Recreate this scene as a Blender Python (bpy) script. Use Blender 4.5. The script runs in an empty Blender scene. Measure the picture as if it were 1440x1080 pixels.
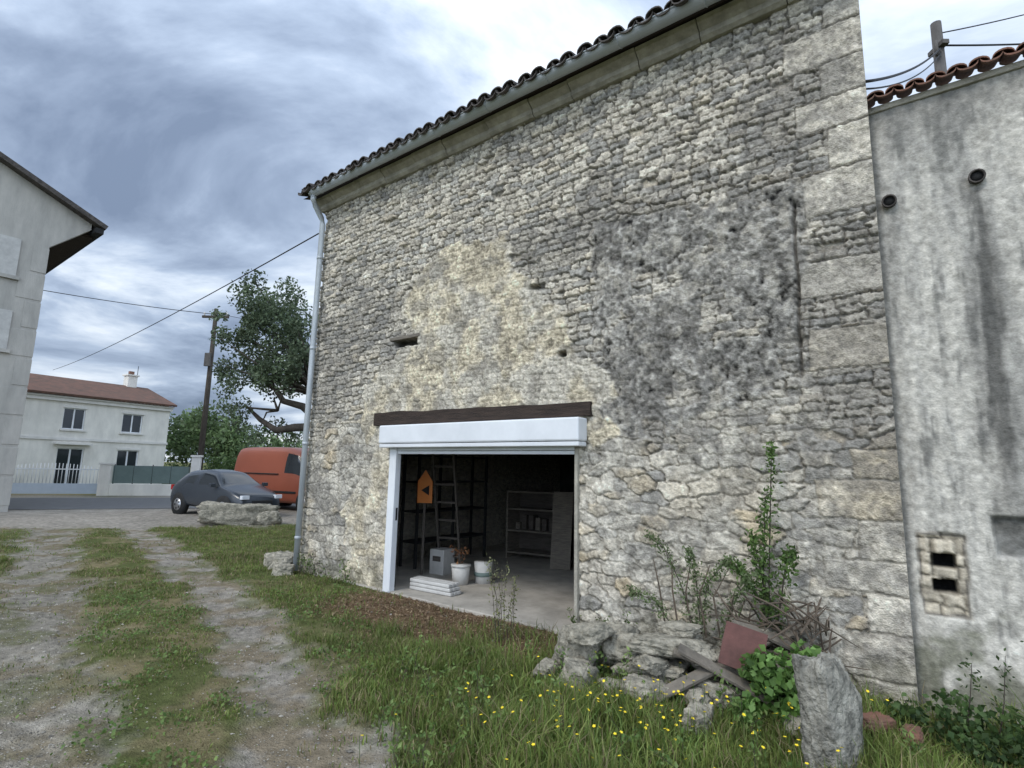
import bpy, bmesh, math, random
import numpy as np
from mathutils import Vector, Matrix, noise as mn
random.seed(7); rng=np.random.default_rng(7)
C=bpy.context.collection
# ------------------------------------------------------------------ helpers
_T=[np.random.default_rng(100+i).random((256,256)) for i in range(8)]
def vn(x,y,s=0):
    xi=np.floor(x).astype(int); yi=np.floor(y).astype(int)
    fx=x-xi; fy=y-yi; fx=fx*fx*(3-2*fx); fy=fy*fy*(3-2*fy)
    T=_T[s%8]; a=xi&255;b=yi&255;a1=(xi+1)&255;b1=(yi+1)&255
    return (T[a,b]*(1-fx)+T[a1,b]*fx)*(1-fy)+(T[a,b1]*(1-fx)+T[a1,b1]*fx)*fy
def fbm(x,y,o=4,s=0):
    r=0;amp=.5;t=0
    for i in range(o):
        r=r+amp*vn(x*2**i+17.3*i+s*31.7,y*2**i+9.1*i+s*11.3,s+i);t+=amp;amp*=.5
    return r/t
def ss(a,b,x):
    t=np.clip((x-a)/(b-a),0,1);return t*t*(3-2*t)
def poly_mask(px,py,poly):
    ins=np.zeros(px.shape,bool);n=len(poly);j=n-1
    for i in range(n):
        xi,yi=poly[i];xj,yj=poly[j]
        c=((yi>py)!=(yj>py))&(px<(xj-xi)*(py-yi)/((yj-yi) if yj!=yi else 1e-9)+xi)
        ins^=c;j=i
    return ins
def empty(name,loc=(0,0,0),rz=0,parent=None):
    o=bpy.data.objects.new(name,None);C.objects.link(o);o.location=loc;o.rotation_euler=(0,0,rz)
    o.empty_display_size=.2
    if parent:o.parent=parent
    return o
def mesh_np(name,V,F,mat=None,col=None,parent=None,smooth=False,mats=None,mi=None):
    V=np.asarray(V,dtype=np.float32);me=bpy.data.meshes.new(name)
    if isinstance(F,np.ndarray):
        k=F.shape[1];n=F.shape[0]
        me.vertices.add(len(V));me.vertices.foreach_set("co",V.ravel())
        me.loops.add(n*k);me.loops.foreach_set("vertex_index",F.astype(np.int32).ravel())
        me.polygons.add(n);me.polygons.foreach_set("loop_start",np.arange(0,n*k,k,dtype=np.int32))
        me.polygons.foreach_set("loop_total",np.full(n,k,dtype=np.int32))
        me.update(calc_edges=True);me.validate()
    else:
        me.from_pydata([tuple(map(float,v)) for v in V],[],[tuple(f) for f in F]);me.update()
    if col is not None:
        a=me.color_attributes.new("Col",'FLOAT_COLOR','POINT')
        c=np.ones((len(V),4),dtype=np.float32);c[:,:3]=col;a.data.foreach_set("color",c.ravel())
    if mats:
        for m in mats:me.materials.append(m)
        if mi is not None:
            for p,i in zip(me.polygons,mi):p.material_index=i
    elif mat:me.materials.append(mat)
    if smooth:me.polygons.foreach_set("use_smooth",[True]*len(me.polygons))
    o=bpy.data.objects.new(name,me);C.objects.link(o)
    if parent:o.parent=parent
    return o
def grid_faces(nu,nv,keep=None):
    i=np.arange(nu-1);j=np.arange(nv-1);I,J=np.meshgrid(i,j,indexing='ij')
    a=(I*nv+J).ravel();F=np.stack([a,a+1,a+nv+1,a+nv],1)
    if keep is not None:F=F[keep.ravel()]
    return F
def mat(name,c1,c2=None,rough=.85,scale=5,bump=.2,bscale=None,vcol=False,metal=0,detail=6,spec=.3,stretch=None,dist=.02,trans=0):
    m=bpy.data.materials.new(name);m.use_nodes=True;nt=m.node_tree;N=nt.nodes;L=nt.links
    b=N["Principled BSDF"];b.inputs["Roughness"].default_value=rough;b.inputs["Metallic"].default_value=metal
    b.inputs["Specular IOR Level"].default_value=spec
    tc=N.new("ShaderNodeTexCoord");mp=N.new("ShaderNodeMapping");L.new(tc.outputs["Object"],mp.inputs[0])
    if stretch:mp.inputs["Scale"].default_value=stretch
    nz=N.new("ShaderNodeTexNoise");nz.inputs["Scale"].default_value=scale;nz.inputs["Detail"].default_value=detail
    nz.inputs["Roughness"].default_value=.65;L.new(mp.outputs[0],nz.inputs["Vector"])
    cr=N.new("ShaderNodeMapRange");cr.inputs[1].default_value=.3;cr.inputs[2].default_value=.7;L.new(nz.outputs["Fac"],cr.inputs[0])
    mx=N.new("ShaderNodeMix");mx.data_type='RGBA';L.new(cr.outputs[0],mx.inputs[0])
    if c2 is None:c2=tuple(x*.75 for x in c1)
    if vcol:
        at=N.new("ShaderNodeAttribute");at.attribute_name="Col"
        mx.inputs[6].default_value=(.66,.66,.66,1);mx.inputs[7].default_value=(1.26,1.26,1.26,1)
        mu=N.new("ShaderNodeMix");mu.data_type='RGBA';mu.blend_type='MULTIPLY';mu.inputs[0].default_value=1
        L.new(at.outputs["Color"],mu.inputs[6]);L.new(mx.outputs[2],mu.inputs[7]);out=mu.outputs[2]
    else:
        mx.inputs[6].default_value=(*c1,1);mx.inputs[7].default_value=(*c2,1);out=mx.outputs[2]
    L.new(out,b.inputs["Base Color"])
    if bump:
        bz=N.new("ShaderNodeTexNoise");bz.inputs["Scale"].default_value=bscale or scale*4;bz.inputs["Detail"].default_value=5
        L.new(mp.outputs[0],bz.inputs["Vector"]);bp=N.new("ShaderNodeBump");bp.inputs["Strength"].default_value=bump
        bp.inputs["Distance"].default_value=dist;L.new(bz.outputs["Fac"],bp.inputs["Height"]);L.new(bp.outputs[0],b.inputs["Normal"])
    if trans:
        tr=N.new("ShaderNodeBsdfTranslucent");L.new(out,tr.inputs[0]);ms=N.new("ShaderNodeMixShader");ms.inputs[0].default_value=trans
        L.new(b.outputs[0],ms.inputs[1]);L.new(tr.outputs[0],ms.inputs[2]);L.new(ms.outputs[0],N["Material Output"].inputs[0])
    return m
BOXF=[(0,3,2,1),(4,5,6,7),(0,1,5,4),(1,2,6,5),(2,3,7,6),(3,0,4,7)]
def box(name,x0,x1,y0,y1,z0,z1,m,parent=None,bev=0,rot=None,loc=None):
    V=[(x0,y0,z0),(x1,y0,z0),(x1,y1,z0),(x0,y1,z0),(x0,y0,z1),(x1,y0,z1),(x1,y1,z1),(x0,y1,z1)]
    o=mesh_np(name,V,BOXF,m,parent=parent)
    if bev:
        md=o.modifiers.new("b",'BEVEL');md.width=bev;md.segments=2
    if rot:o.rotation_euler=rot
    if loc:o.location=loc
    return o
def tube_geo(pts,rad,seg=8,caps=True):
    pts=[Vector(p) for p in pts];V=[];F=[];n=len(pts)
    if not hasattr(rad,'__len__'):rad=[rad]*n
    for i,p in enumerate(pts):
        t=(pts[min(i+1,n-1)]-pts[max(i-1,0)]).normalized()
        a=t.cross(Vector((0,0,1)) if abs(t.z)<.9 else Vector((1,0,0))).normalized();b=t.cross(a)
        for k in range(seg):
            th=2*math.pi*k/seg;V.append(p+(a*math.cos(th)+b*math.sin(th))*rad[i])
    for i in range(n-1):
        for k in range(seg):
            F.append((i*seg+k,i*seg+(k+1)%seg,(i+1)*seg+(k+1)%seg,(i+1)*seg+k))
    if caps:
        F.append(tuple(range(seg))[::-1]);F.append(tuple(range((n-1)*seg,n*seg)))
    return V,F
class Acc:
    def __init__(s):s.V=[];s.F=[]
    def add(s,g):
        o=len(s.V);s.V+= [tuple(v) for v in g[0]];s.F+=[tuple(i+o for i in f) for f in g[1]]
def tube(name,pts,rad,m,parent=None,seg=8,smooth=True):
    V,F=tube_geo(pts,rad,seg);return mesh_np(name,V,F,m,parent=parent,smooth=smooth)
# ------------------------------------------------------------------ materials
M_mason=mat("masonry",(1,1,1),vcol=True,scale=34,bump=.9,bscale=75,rough=.95,dist=.016,spec=.12,detail=9)
M_plaster=mat("weathered_plaster",(1,1,1),vcol=True,scale=20,bump=.6,bscale=60,rough=.95,dist=.01,spec=.12,detail=9)
M_stone=mat("limestone",(.47,.43,.345),(.13,.125,.10),scale=11,bump=1,bscale=24,rough=.95,dist=.04)
M_stone2=mat("lichen_stone",(.42,.40,.34),(.09,.088,.075),scale=10,bump=1,bscale=26,rough=.95,dist=.04)
M_corn=mat("cornice_stone",(.45,.42,.35),(.22,.205,.17),scale=6,bump=.6,bscale=30,rough=.9,detail=9)
M_zinc=mat("zinc",(.46,.49,.51),(.37,.40,.42),scale=3,bump=.05,rough=.5,metal=.2)
M_tiled=mat("dark_tile",(.115,.10,.09),(.045,.041,.038),scale=8,bump=.5,rough=.9)
M_tilered=mat("red_tile",(.24,.115,.08),(.12,.08,.06),scale=8,bump=.5,rough=.9)
M_tilebrown=mat("brown_tile",(.18,.095,.07),(.09,.065,.052),scale=3,bump=.5,rough=.9)
M_wood=mat("old_timber",(.06,.042,.033),(.022,.017,.014),scale=6,bump=.7,bscale=30,rough=.9,stretch=(.6,6,6))
M_greywood=mat("grey_wood",(.24,.21,.17),(.11,.10,.085),scale=6,bump=.6,rough=.95,stretch=(1,1,8))
M_shadewood=mat("shaded_wood",(.12,.105,.09),(.06,.052,.045),scale=6,bump=.4,rough=.95,stretch=(1,1,6))  # dark copy of grey_wood, the garage's indoor shade put into its colour
M_bramble=mat("dry_bramble",(.15,.115,.085),(.07,.058,.045),scale=9,bump=.3,rough=.95)
M_white=mat("white_metal",(.74,.76,.78),(.62,.64,.66),scale=2,bump=.03,rough=.4)
M_whitep=mat("white_paint",(.74,.72,.68),(.60,.58,.54),scale=2,bump=.1,rough=.7)
M_dusty=mat("dusty_white",(.55,.54,.51),(.40,.39,.37),scale=5,bump=.1,rough=.7)
M_conc=mat("concrete_floor",(.48,.44,.38),(.27,.25,.215),scale=2.5,bump=.25,bscale=40,rough=.85)
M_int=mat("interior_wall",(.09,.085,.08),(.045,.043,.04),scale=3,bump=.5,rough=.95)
M_dark=mat("dark_matter",(.03,.03,.03),(.015,.015,.015),scale=5,bump=.1)
M_leaf=mat("leaf",(1,1,1),vcol=True,scale=3,bump=0,rough=.55,spec=.3,trans=.3)
M_bark=mat("bark",(.09,.075,.06),(.035,.03,.025),scale=8,bump=.8,rough=.95,stretch=(1,1,.3))
M_pole=mat("weathered_pole",(.15,.14,.13),(.08,.075,.07),scale=8,bump=.4,rough=.95,stretch=(1,1,.2))
M_ground=mat("ground_soil",(1,1,1),vcol=True,scale=12,bump=1,bscale=70,rough=1,dist=.025,spec=.05,detail=10)
M_asph=mat("asphalt",(.16,.16,.16),(.12,.12,.12),scale=3,bump=.4,bscale=120,rough=.9)
M_glass=mat("window_glass",(.03,.035,.04),(.02,.025,.03),scale=1,bump=0,rough=.08,spec=.8)
M_rubber=mat("rubber",(.02,.02,.02),(.015,.015,.015),bump=0,rough=.8)
M_alloy=mat("alloy",(.45,.46,.47),(.35,.35,.36),bump=0,rough=.35,metal=.8)
M_carp=mat("grey_car_paint",(.035,.042,.052),(.03,.036,.045),scale=1,bump=0,rough=.22,spec=.6)
M_vanp=mat("orange_van_paint",(.33,.095,.055),(.28,.08,.045),scale=1,bump=0,rough=.35,spec=.5)
M_rust=mat("rusty_metal",(.15,.07,.06),(.08,.042,.036),scale=6,bump=.4,rough=.85)
M_wire=mat("cable",(.015,.015,.017),bump=0,rough=.6)
M_hw=mat("house_render",(.82,.79,.72),(.60,.58,.53),scale=1.6,bump=.2,rough=.9,stretch=(1,1,.4))
M_gh=mat("grey_render",(.50,.475,.43),(.31,.30,.275),scale=1.6,bump=.4,bscale=25,rough=.95,stretch=(1.3,1,.35),detail=9)
M_orange=mat("orange_plastic",(.65,.22,.05),(.55,.17,.04),bump=0,rough=.5)
M_blue=mat("pale_blue_metal",(.45,.52,.60),(.4,.47,.55),bump=0,rough=.5)
M_green=mat("green_mesh",(.15,.20,.185),(.12,.16,.15),scale=3,bump=.2,rough=.8)
# ------------------------------------------------------------------ frames
AX,AY=3.01,4.27
Ux,Uy=-.79489,.60676; nx,ny=-.60676,-.79489
RZ=math.atan2(Uy,Ux)
def barn_uv(x,y):return (x-AX)*Ux+(y-AY)*Uy,(x-AX)*nx+(y-AY)*ny
def bw(u,o,z=0):return (AX+u*Ux+o*nx,AY+u*Uy+o*ny,z)
def seg_d(x,y,P):
    d=np.full(np.shape(x),1e9)
    for (x0,y0),(x1,y1) in zip(P[:-1],P[1:]):
        dx,dy=x1-x0,y1-y0;t=np.clip(((x-x0)*dx+(y-y0)*dy)/(dx*dx+dy*dy),0,1)
        d=np.minimum(d,np.hypot(x-x0-t*dx,y-y0-t*dy))
    return d
TR=[(.3,-3),(-.2,1),(-1.05,3.4),(-1.7,4.6),(-2.85,6.35),(-5.0,9.05),(-8.5,13.1),(-11,16)]
TL=[(-1.0,-3),(-1.75,1),(-2.85,3.3),(-3.75,4.5),(-5.05,6.3),(-7.3,8.9),(-10.9,13.5),(-13,16.5)]
TM=[((a[0]+b[0])/2,(a[1]+b[1])/2) for a,b in zip(TR,TL)]
def rdn(x,y):return -.37*x+.93*y
def masks(x,y):
    w=(fbm(x*1.3,y*1.3,4,1)-.5)*.75+(fbm(x*7,y*7,3,2)-.5)*.55
    dr=seg_d(x,y,TR)+w*.7;dl=seg_d(x,y,TL)+w
    g=np.maximum(1-ss(.20,.50,dr),(1-ss(.30,.68,dl))*.92)
    n=rdn(x,y)
    apr=ss(16.0,17.6,n+w*2)*(1-ss(31,32,n))
    g=np.maximum(g,apr)
    mid=(seg_d(x,y,TM)<.75)
    u,o=barn_uv(x,y)
    dirt=ss(1.45,.8,o+w*.8)*ss(2.2,2.9,u)*ss(6.6,5.5,u)*(o>-.2)
    return g,mid,dirt,u,o
def gz(x,y):
    g,mid,dirt,u,o=masks(x,y)
    near=ss(60,20,np.hypot(x,y))
    z=((fbm(x*.5,y*.5,3,3)-.5)*.10+(fbm(x*5,y*5,3,4)-.5)*.04)*near-.04*g*near-.02
    z=z*(1-ss(15,19,rdn(x,y)))
    inside=(o<-.02)&(o>-8.5)&(u>-.0)&(u<8.05)
    return np.where(inside,-.12,z)
# ------------------------------------------------------------------ ground
def axis(a,b,st,far,gr=1.25):
    m=list(np.arange(a,b,st));l=[];d=st;x=a
    while x>-far:
        d*=gr;x-=d;l.append(x)
    r=[];d=st;x=m[-1]
    while x<far:
        d*=gr;x+=d;r.append(x)
    return np.array(l[::-1]+m+r)
gx=axis(-13,5,.045,700);gy=axis(1.5,17,.045,700)
GX,GY=np.meshgrid(gx,gy,indexing='ij')
g,mid,dirt,gu,go=masks(GX,GY);GZ=gz(GX,GY)
def mixc(a,b,t):return a*(1-t[...,None])+b*t[...,None]
grassc=np.array([.105,.12,.045]);strawc=np.array([.23,.19,.11]);gravc=np.array([.325,.297,.255]);brn=np.array([.17,.11,.07])
nA=fbm(GX*2,GY*2,4,5);nB=fbm(GX*.7,GY*.7,3,6);nC=fbm(GX*14,GY*14,3,7);nD=fbm(GX*3.5,GY*3.5,4,1)
col=mixc(np.broadcast_to(grassc,GX.shape+(3,)),strawc,ss(.45,.75,nA)*.6)
col=mixc(col,strawc*.95,mid*ss(.40,.65,nA)*.7)
gr=gravc*(.55+.85*nC)[...,None]*(.8+.4*nB)[...,None]
gr=mixc(gr,np.array([.21,.17,.11]),ss(.42,.66,nD)*.8*(GY<14))
gr=mixc(gr,np.array([.13,.14,.065]),ss(.54,.70,nA)*.65*(GY<14))
gr=mixc(gr,gr*.72,(seg_d(GX,GY,TL)<.9)*.35*(GY<14))
col=mixc(col,gr,g);col=mixc(col,brn*(.7+.6*nC)[...,None],dirt*.9)
mesh_np("ground",np.stack([GX,GY,GZ],-1).reshape(-1,3),grid_faces(len(gx),len(gy))[:,::-1],M_ground,col.reshape(-1,3),smooth=True)
def rd(s,n,z):return (.93*s-.37*n,.37*s+.93*n,z)
S=np.linspace(-70,70,60);V=[]
for i,s in enumerate(S):V+=[rd(s,23.0,.012),rd(s,29.6,.012)]
mesh_np("road",V,[(2*i,2*i+2,2*i+3,2*i+1) for i in range(len(S)-1)],M_asph)
# ------------------------------------------------------------------ barn
barn=empty("stone_barn",(AX,AY,0),RZ)
ST=.0105;ua=np.arange(0,8.04,ST);za=np.arange(-.3,6.16,ST)
U,Z=np.meshgrid(ua,za,indexing='ij')
_H=[np.random.default_rng(900+i).random((256,256)) for i in range(6)]
def rubble(x_,z_,sx,sz,jx,jz,wt,p=3.2):
    x=x_/sx;y=z_/sz;iy=np.floor(y).astype(int);F1=np.full(x.shape,9.);F2=np.full(x.shape,9.);IX=np.zeros(x.shape,int);IY=np.zeros(x.shape,int)
    for dy in(-1,0,1):
        row=iy+dy;off=_H[5][row&255,7]
        ix=np.floor(x-off).astype(int)
        for dx in(-1,0,1):
            cx=ix+dx;a=cx&255;b=row&255
            px=cx+.5+off+(_H[0][a,b]-.5)*2*jx;py=row+.5+(_H[1][a,b]-.5)*2*jz
            d=(np.abs(x-px)**p+np.abs(y-py)**p)**(1/p)-wt*(_H[2][a,b]-.5)
            n1=d<F1
            F2=np.where(n1,F1,np.minimum(F2,d));IX=np.where(n1,a,IX);IY=np.where(n1,b,IY);F1=np.where(n1,d,F1)
    e=F2-F1;gx_,gy_=np.gradient(e,ST);gm=np.sqrt(gx_**2+gy_**2)
    D=e/np.clip(gm,1.2/sx,None)
    return D,_H[3][IX,IY],_H[4][IX,IY]
wb_u=(fbm(U*6,Z*6,4,1)-.5);wb_z=(fbm(U*6+40,Z*6,4,3)-.5)
hf_u=(fbm(U*26,Z*26,3,4)-.5)*.024;hf_z=(fbm(U*26+9,Z*26,3,5)-.5)*.024
wu=U+wb_u*.06+hf_u;wz=Z+(fbm(U*.6,Z*.6,2,2)-.5)*.12+(fbm(U*2.2,Z*2.2,2,6)-.5)*.04+wb_z*.022+hf_z+.006*U
Da,Ra1,Ra2=rubble(wu,wz,.175,.074,.36,.13,.22,6)
wu2=U+wb_u*.08+hf_u;wz2=Z+wb_z*.045+hf_z+(fbm(U*.8,Z*.8,2,2)-.5)*.06
Db,Rb1,Rb2=rubble(wu2,wz2,.25,.125,.42,.28,.5,5)
low=(Z+(fbm(U*.9,Z*.9,3,5)-.5)*1.6)<2.2
D1=np.where(low,Db,Da);R1=np.where(low,Rb1,Ra1);R2=np.where(low,Rb2,Ra2)
def blocks(wu,wz,seed):
    r=np.random.default_rng(seed);b=[-.6]
    while b[-1]<6.6:b.append(b[-1]+r.uniform(.24,.42))
    b=np.array(b);ci=np.clip(np.searchsorted(b,wz)-1,0,len(b)-2);D=np.zeros(wu.shape);A=np.zeros(wu.shape);B=np.zeros(wu.shape);Q=np.zeros(wu.shape,bool)
    for k in range(len(b)-1):
        m=ci==k;e=(.33 if k%2 else .58)+r.uniform(-.06,.06);x=wu[m]
        D[m]=np.minimum(np.abs(e-x),np.minimum(wz[m]-b[k],b[k+1]-wz[m]));A[m]=r.random();B[m]=r.random();Q[m]=x<e
    return D,A,B,Q
D2,Q1,Q2,Q=blocks(U+(fbm(U*3,Z*3,3,1)-.5)*.05+hf_u,Z+(fbm(U*5,Z*5,3,3)-.5)*.035+hf_z,5)
isq=Q&((Z>4.35)|(Z<1.75)|(Q1>.6))
Dd=np.where(isq,D2,D1);R1=np.where(isq,Q1,R1);R2=np.where(isq,Q2*.6,R2)
ed=(fbm(U*2.5,Z*2.5,5,4)-.5)
eu,ez=U+ed*.6,Z+(fbm(U*2.5+50,Z*2.5,5,5)-.5)*.6
def soft(poly,k=2):
    m=poly_mask(eu,ez,poly).astype(float)
    for _ in range(k):
        m=(m+np.roll(m,1,0)+np.roll(m,-1,0)+np.roll(m,1,1)+np.roll(m,-1,1))/5
    return m
beige=soft([(5.6,4.5),(4.8,4.8),(4.0,4.6),(3.65,4.1),(3.2,3.8),(2.85,3.0),(2.35,2.5),(2.4,2.1),(6.6,2.1),(6.75,2.8),(6.2,3.25),(5.65,3.5),(5.8,4.0)])
beige2=soft([(6.9,.1),(6.0,-.3),(5.8,-.3),(5.85,2.4),(6.25,2.3),(6.5,1.6),(7.0,1.1)])*.85
bg=np.maximum(beige,beige2)
cem=soft([(2.7,4.42),(1.6,4.40),(.62,4.25),(.66,2.6),(1.0,2.25),(2.3,2.05),(2.55,2.6),(2.65,3.4)],4)
fine=fbm(U*26,Z*26,3,2)-.5; midn=fbm(U*8,Z*8,4,3)-.5;vf=fbm(U*45,Z*45,2,6)-.5
cem=cem*(1-bg)*(1-.75*ss(.60,.66,fbm(U*3.2,Z*3.2,4,1)))
smear=ss(.36,.58,fbm(U*2.0,Z*2.0,5,6)+.10*midn)*ss(2.7,2.0,Z)*ss(.2,.7,U)
jw=.001+.006*fbm(U*9,Z*9,2,6)
prof=ss(0,.010,Dd-jw)
hst=-.030+prof*(.030+(R1-.5)*.030+midn*.020)+fine*.022+vf*.008
miss=(R1>.985)&(~isq);hst=np.where(miss,hst-.05*prof,hst)
hq_=-.016+prof*.016+fine*.016+midn*.045+vf*.006
h=np.where(isq,hq_,hst)
hb=.004+midn*.05+fine*.022+.010*prof+vf*.006
hc=.006+midn*.045+fine*.028+vf*.008
h=h*(1-bg*.92)+hb*bg*.92; h=h*(1-cem)+hc*cem; sm=smear*.75
h=h*(1-sm)+(-.008+midn*.035+fine*.018+.012*prof+vf*.006)*sm
def rect(u0,u1,z0,z1,r=.03):
    a=U+fine*.05+midn*.04;b=Z+fine*.04+midn*.04
    return ss(u0-r,u0+r,a)*ss(u1+r,u1-r,a)*ss(z0-r,z0+r,b)*ss(z1+r,z1-r,b)
crk=U-.62-.05*(fbm(Z*3,Z*0,3,4)-.5)
hole=np.maximum.reduce([rect(5.5,6.0,3.42,3.52,.015),rect(3.02,3.12,2.98,3.03,.02),rect(3.35,3.55,3.86,3.91,.02)*.6,np.exp(-(crk/.012)**2)*ss(2.4,2.7,Z)*ss(4.2,4.1,Z)*.45])
h=h-hole*.16
light=np.array([.64,.585,.485]);warm=np.array([.55,.45,.30]);cool=np.array([.43,.41,.365]);dark=np.array([.070,.066,.060])
c=mixc(np.broadcast_to(light,U.shape+(3,)),cool,ss(.40,.92,R2))
c=mixc(c,warm,((R1>.75)*.6)*ss(2.8,1.8,Z)+((R1>.88)*.28))
c=mixc(c,warm,ss(.5,.65,fbm(U*1.1+3,Z*1.1,3,2))*.25*ss(3,1.5,Z))
c=c*(.76+.36*((R2*7.3)%1)+.8*fine+.5*midn+.4*vf)[...,None]
jc_up=np.array([.17,.157,.13]);jc_lo=np.array([.38,.35,.29])
jc=mixc(np.broadcast_to(jc_up,c.shape),jc_lo,ss(2.9,1.6,Z)*.7)
c=mixc(c,jc,(1-prof)*.9)
c=mixc(c,np.array([.55,.515,.44])*(.82+1.2*midn+1.0*fine+.5*vf)[...,None],sm)
def gs(u,z,su,sz):return np.exp(-((U-u)/su)**2-((Z-z)/sz)**2)
bias=.17*gs(.8,4.6,.9,1.0)+.32*gs(.2,3.1,.5,1.0)+.20*gs(3.2,4.45,1.3,.35)+.10*gs(6.4,3.9,.9,.6)+.17*gs(7.6,2.8,.5,1.6)\
  +.12*gs(2.3,3.2,.35,1.0)+.18*gs(.3,2.2,.6,.5)+.16*gs(1.8,2.0,1,.35)-.10*gs(5,5.3,2.8,.7)-.12*gs(2,.9,1.3,.8)+.10*gs(7.4,.9,.5,.6)+.16*gs(.3,5.4,.5,.8)+.1*gs(.2,1.3,.5,.4)
wn=fbm(U*1.6,Z*1.6,6,7)*.5+fbm(U*11,Z*11,4,0)*.5
wth=ss(.47,.70,wn+bias+.10*(R2-.5)+.2*vf)
c=mixc(c,dark*2.2+c*.16,wth*.70*(1-bg*.65))
bc=np.array([.60,.525,.385])*(1+1.2*midn+1.0*fine+.5*vf)[...,None];bc=mixc(bc,np.array([.58,.535,.445])*(1+.8*fine)[...,None],ss(.4,.62,fbm(U*3,Z*3,4,2)))
bc=mixc(bc,np.array([.30,.275,.23]),ss(.55,.69,fbm(U*5,Z*5,5,4))*.7)
bc=mixc(bc,bc*.8,(1-prof)*.8)
c=mixc(c,bc,bg*.92)
cc=np.array([.27,.257,.23])*(1+2.2*midn+2.2*fine+.8*vf)[...,None]
cc=mixc(cc,np.array([.49,.455,.385]),ss(.56,.65,fbm(U*9,Z*9,4,1))*.65)
cc=mixc(cc,np.array([.095,.09,.083]),ss(.47,.66,fbm(U*2.3,Z*2.3,6,2)*.45+.55*fbm(U*14,Z*14,3,6))*.6)
c=mixc(c,cc,cem*.88)
spk=ss(.60,.74,fbm(U*30,Z*30,3,5))*(.3+.5*ss(1.5,3,Z))
c=mixc(c,dark,spk*.5)
c=mixc(c,np.array([.15,.145,.095]),ss(.35,0,Z+midn*.6)*.5)
c=mixc(c,np.array([.02,.018,.015]),np.clip(hole*1.1,0,1)*.8)
c=np.clip(c,.012,.76)
uc=(U[:-1,:-1]+ST/2);zc=(Z[:-1,:-1]+ST/2)
OP0,OP1=2.86,5.90
keep=~((uc>OP0)&(uc<OP1)&(zc<2.30))
mesh_np("front_wall",np.stack([U,h,Z],-1).reshape(-1,3),grid_faces(len(ua),len(za),keep),M_mason,c.reshape(-1,3),barn,True)
M_side=mat("rubble_side",(.44,.40,.32),(.16,.15,.13),scale=9,bump=1,bscale=14,rough=.95,dist=.04,stretch=(1,1,2))
DEP=7.5;SK=.36
box("left_wall",7.55,8.03,-DEP,-.07,-.3,6.12,M_side,barn)
mesh_np("right_wall",[(SK,-DEP,-.3),(.6+SK,-DEP,-.3),(.45,-.07,-.3),(.003,-.07,-.3),(SK,-DEP,6.12),(.6+SK,-DEP,6.12),(.45,-.07,6.12),(.003,-.07,6.12)],BOXF,M_side,parent=barn)
box("corner_return",.001,.2,-.069,-.045,-.3,6.12,M_side,barn)
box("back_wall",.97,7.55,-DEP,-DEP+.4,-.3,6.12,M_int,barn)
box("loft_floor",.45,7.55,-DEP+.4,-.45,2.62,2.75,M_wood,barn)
for i in range(9):
    x=.9+i*.78;box("loft_beam_%d"%i,x,x+.14,-DEP+.4,-.46,2.42,2.617,M_wood,barn)
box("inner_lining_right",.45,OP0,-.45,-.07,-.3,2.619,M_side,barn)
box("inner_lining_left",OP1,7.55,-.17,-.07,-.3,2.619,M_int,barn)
box("inner_lintel",OP0,OP1,-.45,-.04,2.30,2.619,M_wood,barn)
box("floor_slab",.45,7.55,-DEP+.4,.06,-.25,.015,M_conc,barn,.01)
mesh_np("gable_left",[(x,y,z) for x in(7.6,8.02) for (y,z) in((.0,6.121),(-3.75,7.42),(-DEP,6.121))],[(0,1,2),(5,4,3),(0,3,4,1),(1,4,5,2),(2,5,3,0)],M_side,parent=barn)
mesh_np("gable_right",[(x+SK*-y/DEP,y,z) for x in(.01,.44) for (y,z) in((.0,6.121),(-3.75,7.42),(-DEP,6.121))],[(0,1,2),(5,4,3),(0,3,4,1),(1,4,5,2),(2,5,3,0)],M_side,parent=barn)
sl=math.tan(math.radians(18.5))
def shear(V):
    V=np.array(V,float);o=np.clip(-V[:,1],0,None);V[:,0]+=.055*o*(1-np.clip(V[:,0]/8.1,0,1));return V
def roof_side(name,sgn,m):
    acc=Acc();xs=np.arange(.09,8.2,.205);rl=.42;nr=int((3.75+.42)/rl)+1
    for x in xs:
        jx=random.uniform(-.012,.012)
        for r_ in range(nr):
            o0=.42-r_*rl+.03+random.uniform(-.03,.03);o1=max(o0-rl-.06,-3.8)
            if o0<-3.75:continue
            for kind in(0,1):
                V=[];n=7
                for (o,dz,rr) in((o0,.022,.092),(o1,0,.078)):
                    z=6.30+( .42-o)*sl+dz
                    for k in range(n+1):
                        th=math.pi*k/n
                        if kind==0:V.append((x+jx+rr*math.cos(th),o,z+.035+rr*.85*math.sin(th)))
                        else:V.append((x+.1025+jx+rr*math.cos(th),o,z+.055-rr*.75*math.sin(th)))
                n1=n+1;L=len(V)
                V+= [(a,b,cz-.016 if kind==0 else cz+.016) for a,b,cz in V]
                F=[(k,k+1,n1+k+1,n1+k) for k in range(n)]+[(L+k,L+n1+k,L+n1+k+1,L+k+1) for k in range(n)]+[(k,L+k,L+k+1,k+1) for k in range(n)]
                acc.add((V,F))
    V=np.array(acc.V)
    if sgn<0:V[:,1]=-DEP-V[:,1]
    mesh_np(name,shear(V),acc.F,m,parent=barn,smooth=False)
roof_side("roof_tiles_front",1,M_tiled);roof_side("roof_tiles_back",-1,M_tiled)
V=[(.03,.36,6.27),(8.2,.36,6.27),(8.2,-3.75,6.27+4.11*sl),(.03,-3.75,6.27+4.11*sl),(8.2,-DEP-.36,6.27),(.03,-DEP-.36,6.27)]
mesh_np("roof_deck",shear(V),[(0,1,2,3),(3,2,4,5)],M_wood,parent=barn)
x=.0
i=0
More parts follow.
